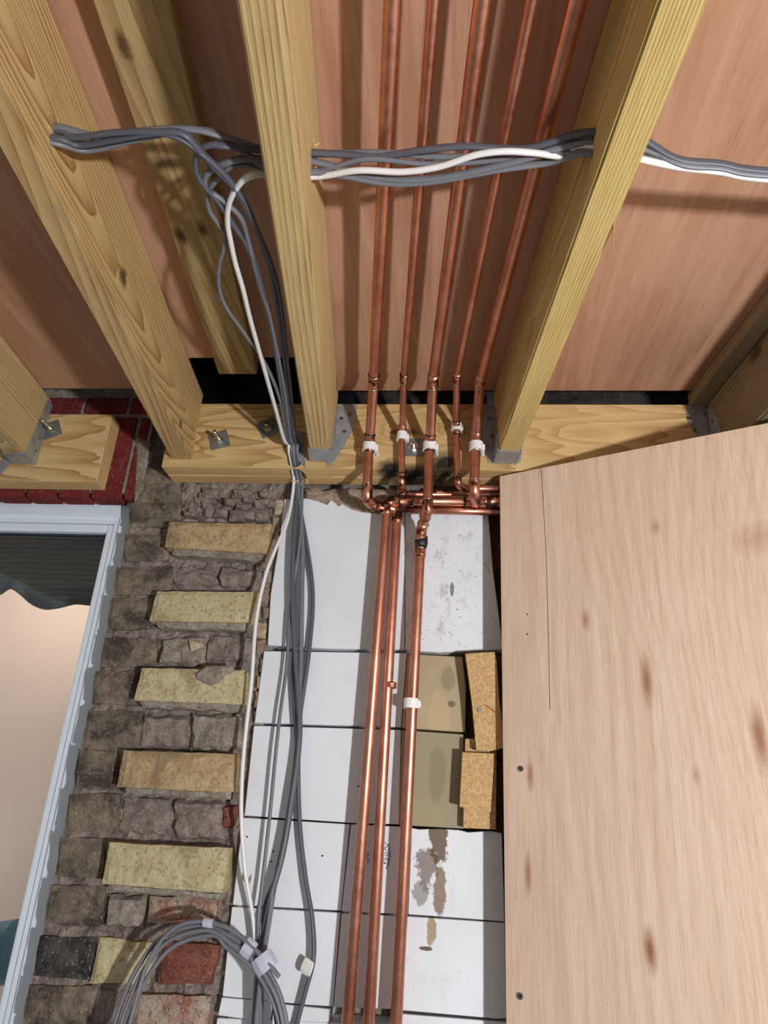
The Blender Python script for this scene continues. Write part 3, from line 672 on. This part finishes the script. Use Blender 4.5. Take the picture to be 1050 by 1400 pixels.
# pipe 3 -> offset -> vertical 3
a, b = ceil((660, 0), (592, 519), ZP)
p3 = pipe([a, b, hy(588, 606, -.104), hy(584, 698, -.100), hy(576, 724, -.048), hy(574.8, 752, -.041), run(hy(574.8, 752, -.041), hy(538.4, 1460, -.041))], RB, R=.012, jm=['copper_joint', 'copper_joint', 'copper_joint', 'copper_joint', 'copper_joint', 'copper_joint'])
tag(p3, 'centre copper pipe from the ceiling, offset at the black joint, running down as right riser', 'pipe', 'copper heating pipes')
tube('joint_cap', [hy(576.5, 734, -.042), hy(576, 742, -.042), hy(575, 750, -.042)], RB*1.28, RB*1.28, 'black', p3, 14, True, [1, 1.08, .9])
coupling(hy(534, 937, -.036)+Vector((0, 0, 0)), Vector((.02, 0, 1)), RB, .010, p1, 'copper_joint')
# 15 mm pipes
a, b = ceil((593, 0), (552, 516), ZP+.004)
p2 = pipe([a, b, hy(550, 590, -.096), hy(549, 662, -.092), hy(549, 676, -.030), hy(698, 676, -.026)], RS, R=.011, jm=['copper_joint', 'copper_joint', 'copper_joint', 'copper_sooty', 'copper_sooty'])
tag(p2, 'thin copper pipe, second from left on the ceiling, ending in the rear horizontal run', 'pipe', 'copper heating pipes')
coupling(hy(606, 674, -.028), Vector((1, 0, 0)), RS, .03, p2, 'copper_sooty')
a, b = ceil((727, 0), (624.5, 515), ZP+.004)
p4 = pipe([a, b, hy(624, 584, -.096), hy(626, 662, -.092), hy(634, 668, -.056), hy(698, 668, -.056)], RS, R=.011, jm=['copper_joint', 'copper_joint', 'copper_joint', 'copper_sooty', 'copper_sooty'])
tag(p4, 'thin copper pipe, second from right on the ceiling, bending right above the horizontal run', 'pipe', 'copper heating pipes')
coupling(hy(648, 668, -.056), Vector((1, 0, 0)), RS, .018, p4, 'bolt')

# pipe clips
def clip(c, r_, back, label, ax=Vector((0, 0, 1))):
    e = empty('pipe_clip', Vector((c.x, back, c.z))); tag(e, label, 'clip', 'white plastic pipe clips')
    h = .0085; ri = r_+.0006; ro = r_+.0042; bm = bmesh.new(); rows = []
    for i in range(21):
        a = math.radians(-60 + 300*i/20) + PI   # opening kept at the back-left
        a = math.radians(-240 + 300*i/20 + 0)
        dx, dy = math.cos(a), math.sin(a)
        rows.append([bm.verts.new(c+Vector((dx*q, dy*q, zq))) for q, zq in ((ri, -h), (ro, -h), (ro, h), (ri, h))])
    for i in range(20):
        for k in range(4): bm.faces.new((rows[i][k], rows[i][(k+1) % 4], rows[i+1][(k+1) % 4], rows[i+1][k]))
    bm.faces.new(rows[0]); bm.faces.new(rows[-1])
    lp(bmo('clip_ring', bm, 'white_plastic', e), e)
    lp(box('clip_base', (c.x-r_*1.02, c.y+r_+.002, c.z-h), (c.x+r_*1.02, back-.0002, c.z+h), 'white_plastic', e, .001), e)
    lp(box('clip_latch', (c.x+r_+.002, c.y-.001, c.z-h*.7), (c.x+r_+.0075, back-.002, c.z+h*.7), 'white_plastic', e, .001), e)
    return e
for px, y, r_, lab in (((505, 612), -.104, RB, 'white clip on the leftmost pipe at the ledger'), ((587.5, 611), -.104, RB, 'white clip on the centre pipe at the ledger'),
                       ((651, 611), -.104, RB, 'white clip on the rightmost pipe at the ledger'), ((549.5, 597), -.096, RS, 'small white clip on the second pipe from the left'),
                       ((624, 584), -.096, RS, 'small white clip on the second pipe from the right, highest of the row')):
    clip(hy(*px, y), r_, FACE, lab)
clip(hy(562, 962, -.041), RB, YBD, 'white clip on the right riser against the boards')

# ------------------------------------------------------------------ cables
def cable(pts, mat, label, group, ra=.0052, rb=.0032, flat=None, name='cable', n=7):
    o = tube(name, catmull(pts, n), ra, rb, mat, None, 8, True, None, flat); tag(o, label, 'cable', group); return o
Z1 = 2.262
def zpts(l, dz=0): return [hz(x, y, z+dz) for x, y, z in l]
offs = [(0, 0), (.004, .009), (-.005, -.008), (.003, -.011), (-.004, .010), (.0, .004)]
down = 'grey cables hanging down beside the joist'
def tail(l, jx, jz, z_=2.225):
    """last stretch into the bored ledger hole and out under it"""
    q = LH0+Vector((jx, -.010, .012+jz)); return l+[q, LH0+Vector((jx, .0, 0)), (LH0+LH1)/2+Vector((jx*.8, 0, 0)), LH1+Vector((jx, 0, -.002))]
wallc = []
def wallpts(l, y0=-.022): return [hy(x, y, yy) for x, y, yy in l]
# lower courses for each cable, from the ledger hole to the floor side
w1 = [(419, 740, -.02), (428, 812, -.018), (423, 889, -.018), (410, 984, -.018), (408, 1040, -.02), (410, 1125, -.02), (418, 1200, -.022), (427, 1255, -.024), (429, 1309, -.024), (418, 1355, -.022), (404, 1410, -.02), (392, 1480, -.02)]
w2 = [(410, 736, -.028), (397, 831, -.026), (392, 908, -.026), (383, 976, -.028), (377, 1030, -.03), (370, 1104, -.03), (360, 1196, -.03), (353, 1255, -.032), (352, 1305, -.036), (346, 1400, -.036), (340, 1480, -.03)]
w3 = [(414, 740, -.024), (413, 812, -.022), (411, 927, -.022), (404, 1041, -.022), (391, 1133, -.024), (378, 1196, -.026), (366, 1271, -.045), (360, 1313, -.066), (352, 1385, -.05), (346, 1480, -.04)]
w4 = [(406, 740, -.022), (402, 873, -.020), (400, 927, -.02), (405, 1040, -.02), (393, 1116, -.02), (381, 1188, -.02), (362, 1238, -.022), (360, 1292, -.024), (368, 1340, -.03), (378, 1400, -.03), (384, 1480, -.03)]
w5 = [(402, 735, -.030), (400, 812, -.030), (404, 900, -.030), (410, 1000, -.030), (398, 1100, -.032), (386, 1170, -.034), (370, 1230, -.034), (358, 1300, -.040), (356, 1400, -.038), (352, 1480, -.03)]
# descending loops between left joist and centre joist
cA = [(355, 208), (317, 201), (288, 198), (271, 208), (267, 228), (275, 248), (298, 275), (317, 304), (336, 332), (351, 367), (362, 408), (372, 452), (386, 540), (394, 600)]
cB = [(355, 216), (326, 218), (298, 228), (281, 241), (283, 258), (302, 272), (328, 296), (338, 325), (345, 352), (356, 392), (370, 440), (388, 530), (397, 600)]
cC = [(355, 219), (322, 226), (296, 247), (284, 264), (286, 287), (298, 306), (307, 320), (306, 340), (300, 361), (299, 390), (308, 418), (330, 450), (362, 496), (384, 550), (393, 606)]
cD = [(77, 198), (100, 188), (150, 182), (200, 180), (232, 184), (252, 192), (271, 206), (288, 220), (311, 243), (336, 279), (355, 323), (371, 361), (381, 399), (388, 450), (397, 530), (404, 600)]
cE = [(77, 206), (110, 198), (160, 190), (215, 181), (250, 183), (272, 204), (292, 227), (318, 254), (340, 290), (357, 330), (370, 370), (378, 410), (385, 460), (394, 540), (402, 604)]
HCp = HC
def through(c, jx, jz):
    """short straight stretch inside the bored joist hole"""
    return [c+NU*.03+Vector((0, jx, jz)), c-NU*.03+Vector((0, jx, jz))]
def bundle(c, zs, ze): n = len(c)-1; return [hz(x, y, zs+(ze-zs)*(i/n)) for i, (x, y) in enumerate(c)]
cross = {  # stretch between centre and right joist, pixels and z
 'A': [(520, 213, 2.276), (580, 205, 2.270), (640, 200, 2.268), (720, 203, 2.266)],
 'B': [(500, 240, 2.262), (560, 246, 2.256), (620, 240, 2.255), (700, 222, 2.256)],
 'C': [(500, 218, 2.270), (580, 224, 2.264), (650, 222, 2.262), (730, 212, 2.260)],
}
right_ = [(*p_, hv(*p_, v_).z) for p_, v_ in (((925, 219), -.760), ((985, 226), -.758), ((1050, 236), -.755))]
ZR = right_[-1][2] - .004
def far_(dv, dz): return [uvz(1.5, -.755+dv, ZR+dz*.5), uvz(.9, -.755+dv, ZR+dz*.5-.01), uvz(.55, -.755+dv, ZR+dz*.5), uvz(.48, -.755+dv, ZR+dz*.5)]
cut(jrr, uvz(.512, -.755, ZR), NU, .019, .09)
i = 0
for nm, c, wl, jx, jz, mt, lab in (('A', cA, w1, -.008, .006, 'dark_cable', 'dark cable looping leftmost from the centre joist hole, rightmost strand over the boards'),
                               ('B', cB, w3, .000, .001, 'grey_cable', 'grey cable in the middle loop out of the centre joist hole and down the wall'),
                               ('C', cC, w2, .008, -.005, 'grey_cable', 'thin grey cable with the lowest wandering loop, leftmost grey strand on the boards')):
    i += 1; jy = (-.009, 0, .008)[i-1]
    pr = far_(jx*.4, jz) + [hz(x+0, y+(i-2)*2, z) for x, y, z in right_][::-1]
    pts = pr + [HR+NU*.028+NV*jy+zz*jz, HR-NU*.028+NV*jy+zz*jz] + zpts(cross[nm])[::-1] + [HC+NU*.028+NV*jy+zz*jz, HC-NU*.028+NV*jy+zz*jz]
    bd = bundle(c, 2.258, 2.232)[1:]
    if nm == 'C': ra, rb = .0036, .003
    else: ra, rb = .0052, .0034
    cable(tail(pts+bd, jx*.8, .004*i) + wallpts(wl), mt, lab, None, ra, rb)
for nm, c, wl, jx, lab, jz in (('D', cD, w4, .004, 'dark cable from the left joist hole, upper of the pair dropping beside centre joist', .007),
                           ('E', cE, w5, -.003, 'dark cable from the left joist hole, lower of the pair dropping beside centre joist', -.006)):
    bd = bundle(c, 2.250, 2.238)[1:]
    pts = [HL-NU*1.0+zz*jz, HL-NU*.3+zz*jz, HL-NU*.03+zz*jz, HL+NU*.028+zz*jz] + bd
    cable(tail(pts, jx, .012) + wallpts(wl), 'dark_cable', lab, None)
# cables crossing all bays
xs = [('grey cable crossing every bay, resting on top of the bundle', [(77, 202), (140, 188), (205, 178), (265, 177), (315, 190), (352, 204)], [(520, 209, 2.28), (600, 214, 2.272), (700, 214, 2.27), (760, 206, 2.27)], .010, -.004, 0),
      ('grey cable crossing every bay, lowest strand sagging under the white one', [(77, 212), (120, 205), (180, 192), (240, 180), (300, 184), (352, 208)], [(470, 240, 2.262), (530, 250, 2.256), (590, 248, 2.254), (680, 232, 2.256), (750, 222, 2.258)], -.010, .005, 3)]
for lab, lft, mid, jz, jy, dy in xs:
    pts = [HL-NU*1.0+zz*jz, HL-NU*.3+zz*jz, HL-NU*.028+zz*jz, HL+NU*.024+zz*jz+NV*jy*.5] + [hz(x, y, 2.250+.02*k/5) for k, (x, y) in enumerate(lft)][1:-1] + \
          [HC-NU*.028+zz*jz+NV*jy, HC+NU*.028+zz*jz+NV*jy] + zpts(mid) + [HR-NU*.028+zz*jz+NV*jy, HR+NU*.028+zz*jz+NV*jy] + [hz(x, y+dy+4, z-.004) for x, y, z in right_] + far_(jy*.5, jz)[::-1]
    cable(pts, 'grey_cable', lab, None)
# white cables
pts = far_(.002, -.008) + [hz(x, y+9, z-.006) for x, y, z in right_][::-1] + [HR+NU*.028+NV*.004-zz*.012, HR-NU*.028+NV*.002] + zpts([(770, 213, 2.256), (730, 209, 2.252), (690, 207, 2.250), (650, 212, 2.250), (600, 228, 2.250), (550, 235, 2.252), (490, 233, 2.256)]) + \
      [HC+NU*.028+zz*-.012+NV*.010, HC-NU*.028-zz*.012+NV*.010] + bundle([(341, 241), (324, 256), (313, 279), (311, 304), (315, 329), (322, 361), (332, 395), (343, 440), (360, 500), (377, 560), (388, 600)], 2.245, 2.228) + \
      [LH0+Vector((-.010, -.014, .012)), LH0+Vector((-.010, 0, 0)), (LH0+LH1)/2+Vector((-.009, 0, 0)), LH1+Vector((-.011, -.003, 0))] + \
      wallpts([(393, 712, -.03), (376, 752, -.045), (362, 790, -.052), (350, 850, -.054), (344, 930, -.052), (336, 1000, -.050), (331, 1060, -.048), (330, 1120, -.046), (335, 1190, -.038), (345, 1250, -.03), (351, 1320, -.026), (356, 1400, -.024), (360, 1480, -.024)])
cable(pts, 'white_cable', 'white cable through the joists, curving down over the brick edge and the boards', None, .0048, .0036)

# coil of spare grey cable low on the brickwork
coil = [(120, 1490), (150, 1420), (166, 1372), (184, 1330), (212, 1290), (242, 1272), (280, 1266), (318, 1282), (350, 1306), (374, 1340), (388, 1378), (392, 1420), (380, 1490)]
for i, (dx, dy, yy) in enumerate(((0, 0, -.075), (7, 6, -.082), (14, 13, -.078), (4, -3, -.086))):
    pp = [hy(x+dx*(1 if x < 300 else -.6), y+dy, yy) for x, y in coil]
    if i == 3: pp = [hy(x, y, -.086) for x, y in ((150, 1490), (172, 1420), (186, 1368), (200, 1322), (222, 1284), (248, 1264), (282, 1260), (318, 1272), (344, 1294), (366, 1316), (382, 1336))]
    cable(pp, 'grey_cable', ['outermost turn of the grey cable coil low on the bricks', 'second turn of the grey cable coil low on the bricks', 'innermost turn of the grey cable coil low on the bricks', 'loose cut end lying along the top of the grey cable coil'][i], None, .0050, .0036)
def tape(p, q, y, lab, ra=.012, rb=.012):
    a = hy(*p, y); b = hy(*q, y); o = tube('tape_wrap', [a, (a+b)/2, b], ra, rb, 'tape', None, 10, False, [1, 1.06, 1]); tag(o, lab, 'tape', 'pieces of pale tape on the cable coil')
tape((278, 1261), (291, 1263), -.086, 'pale tape at the top of the cable coil', .0065, .0055)
tape((334, 1292), (346, 1302), -.082, 'pale tape halfway down the right side of the cable coil', .0135, .0090)
tape((356, 1306), (367, 1326), -.076, 'widest pale tape where coil and hanging cables cross', .018, .016)
o = tube('tape_flag', [hy(414, 1318, -.024), hy(418, 1321, -.026), hy(426, 1326, -.030)], .011, .003, 'white_plastic', None, 6, False, [1, 1.05, .95]); tag(o, 'white label of tape folded around the right-hand cable', 'tape')

# ------------------------------------------------------------------ chipboard offcuts
def offcut(px, y, label, t=.016, screws=()):
    o = pquad('chipboard_offcut', px, y, t, 'chip', None, .001); tag(o, label, 'board', 'chipboard offcuts wedged beside the plywood')
    for x, yy in screws: disc('screw', hy(x, yy, y-.001), (0, 1, 0), .0042, .003, 'bolt', o, 10)
offcut([(636, 894), (640, 893), (676, 891), (679, 902), (682, 950), (691, 1022), (668, 1027), (651, 1026), (645, 960)], -.046, 'upper chipboard offcut, tallest, with a screw in it', .011, [(656, 971)])
offcut([(632, 1028), (676, 1030), (671, 1111), (628, 1103)], -.040, 'middle chipboard offcut, tilted under the tall one', .007)
offcut([(636, 1010), (679, 1010), (678, 1134), (633, 1132)], -.026, 'lowest chipboard offcut, lying flat behind the middle one', .010)
tag(tube('wire_strand', catmull([hy(x, y, -.052) for x, y in ((664, 964), (676, 972), (686, 986), (696, 1000))], 5), .0006, .0006, 'copper', None, 5), 'thin copper strand across the upper chipboard offcut', 'wire')

# ------------------------------------------------------------------ plywood panel with batten behind
# ------------------------------------------------------------------ loose plywood sheet, turned out from the wall
H_ = 1.9
pan = prism('plywood_panel', [PT, PT+PD*1.10, PT+PD*1.10-zz*H_, PT-zz*H_], PN*.012, 'panel', None, .0006)
tag(pan, 'large pale plywood sheet angled out from the wall below the right joists', 'panel')
for i, (x, y) in enumerate(((712, 1051), (711, 1362))):
    s_ = disc('screw', hp(x, y, .0006), PN, .0046, .0022, 'screw', pan, 16)
    disc('screw_recess', hp(x, y, .0018), PN, .0022, .0008, 'black', s_, 4)
for x, y in ((721, 840), (721, 867)): disc('screw_hole', hp(x, y, .0002), PN, .0014, .001, 'black', pan, 8)
kerf = [hp(x, y, .0002) for x, y in ((740, 640), (747, 760), (750, 880), (752, 970))]
tube('veneer_split', kerf, .0005, .0005, plain('split_line', srgb(150, 96, 62), .8), pan, 4)
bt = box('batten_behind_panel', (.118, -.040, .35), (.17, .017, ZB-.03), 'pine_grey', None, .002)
tag(bt, 'timber batten behind the left edge of the plywood sheet', 'batten')

# black membrane folded in the slot above the ledger
vs = []; fs = []
for j in range(9):
    for i in range(22):
        x = -.62+.40*i/21; z = 2.344+.19*j/8; p = Vector((x, -.012, z)); vs.append(p+Vector((0, noise.noise(p*22)*.016, 0)))
for j in range(8):
    for i in range(21): k = j*22+i; fs.append((k, k+1, k+23, k+22))
mb = link('damp_membrane', mesh('damp_membrane', vs, fs), 'membrane', None, True); md = mb.modifiers.new('s', 'SOLIDIFY'); md.thickness = .001
tag(mb, 'crumpled black plastic membrane in the slot above the ledger', 'membrane')
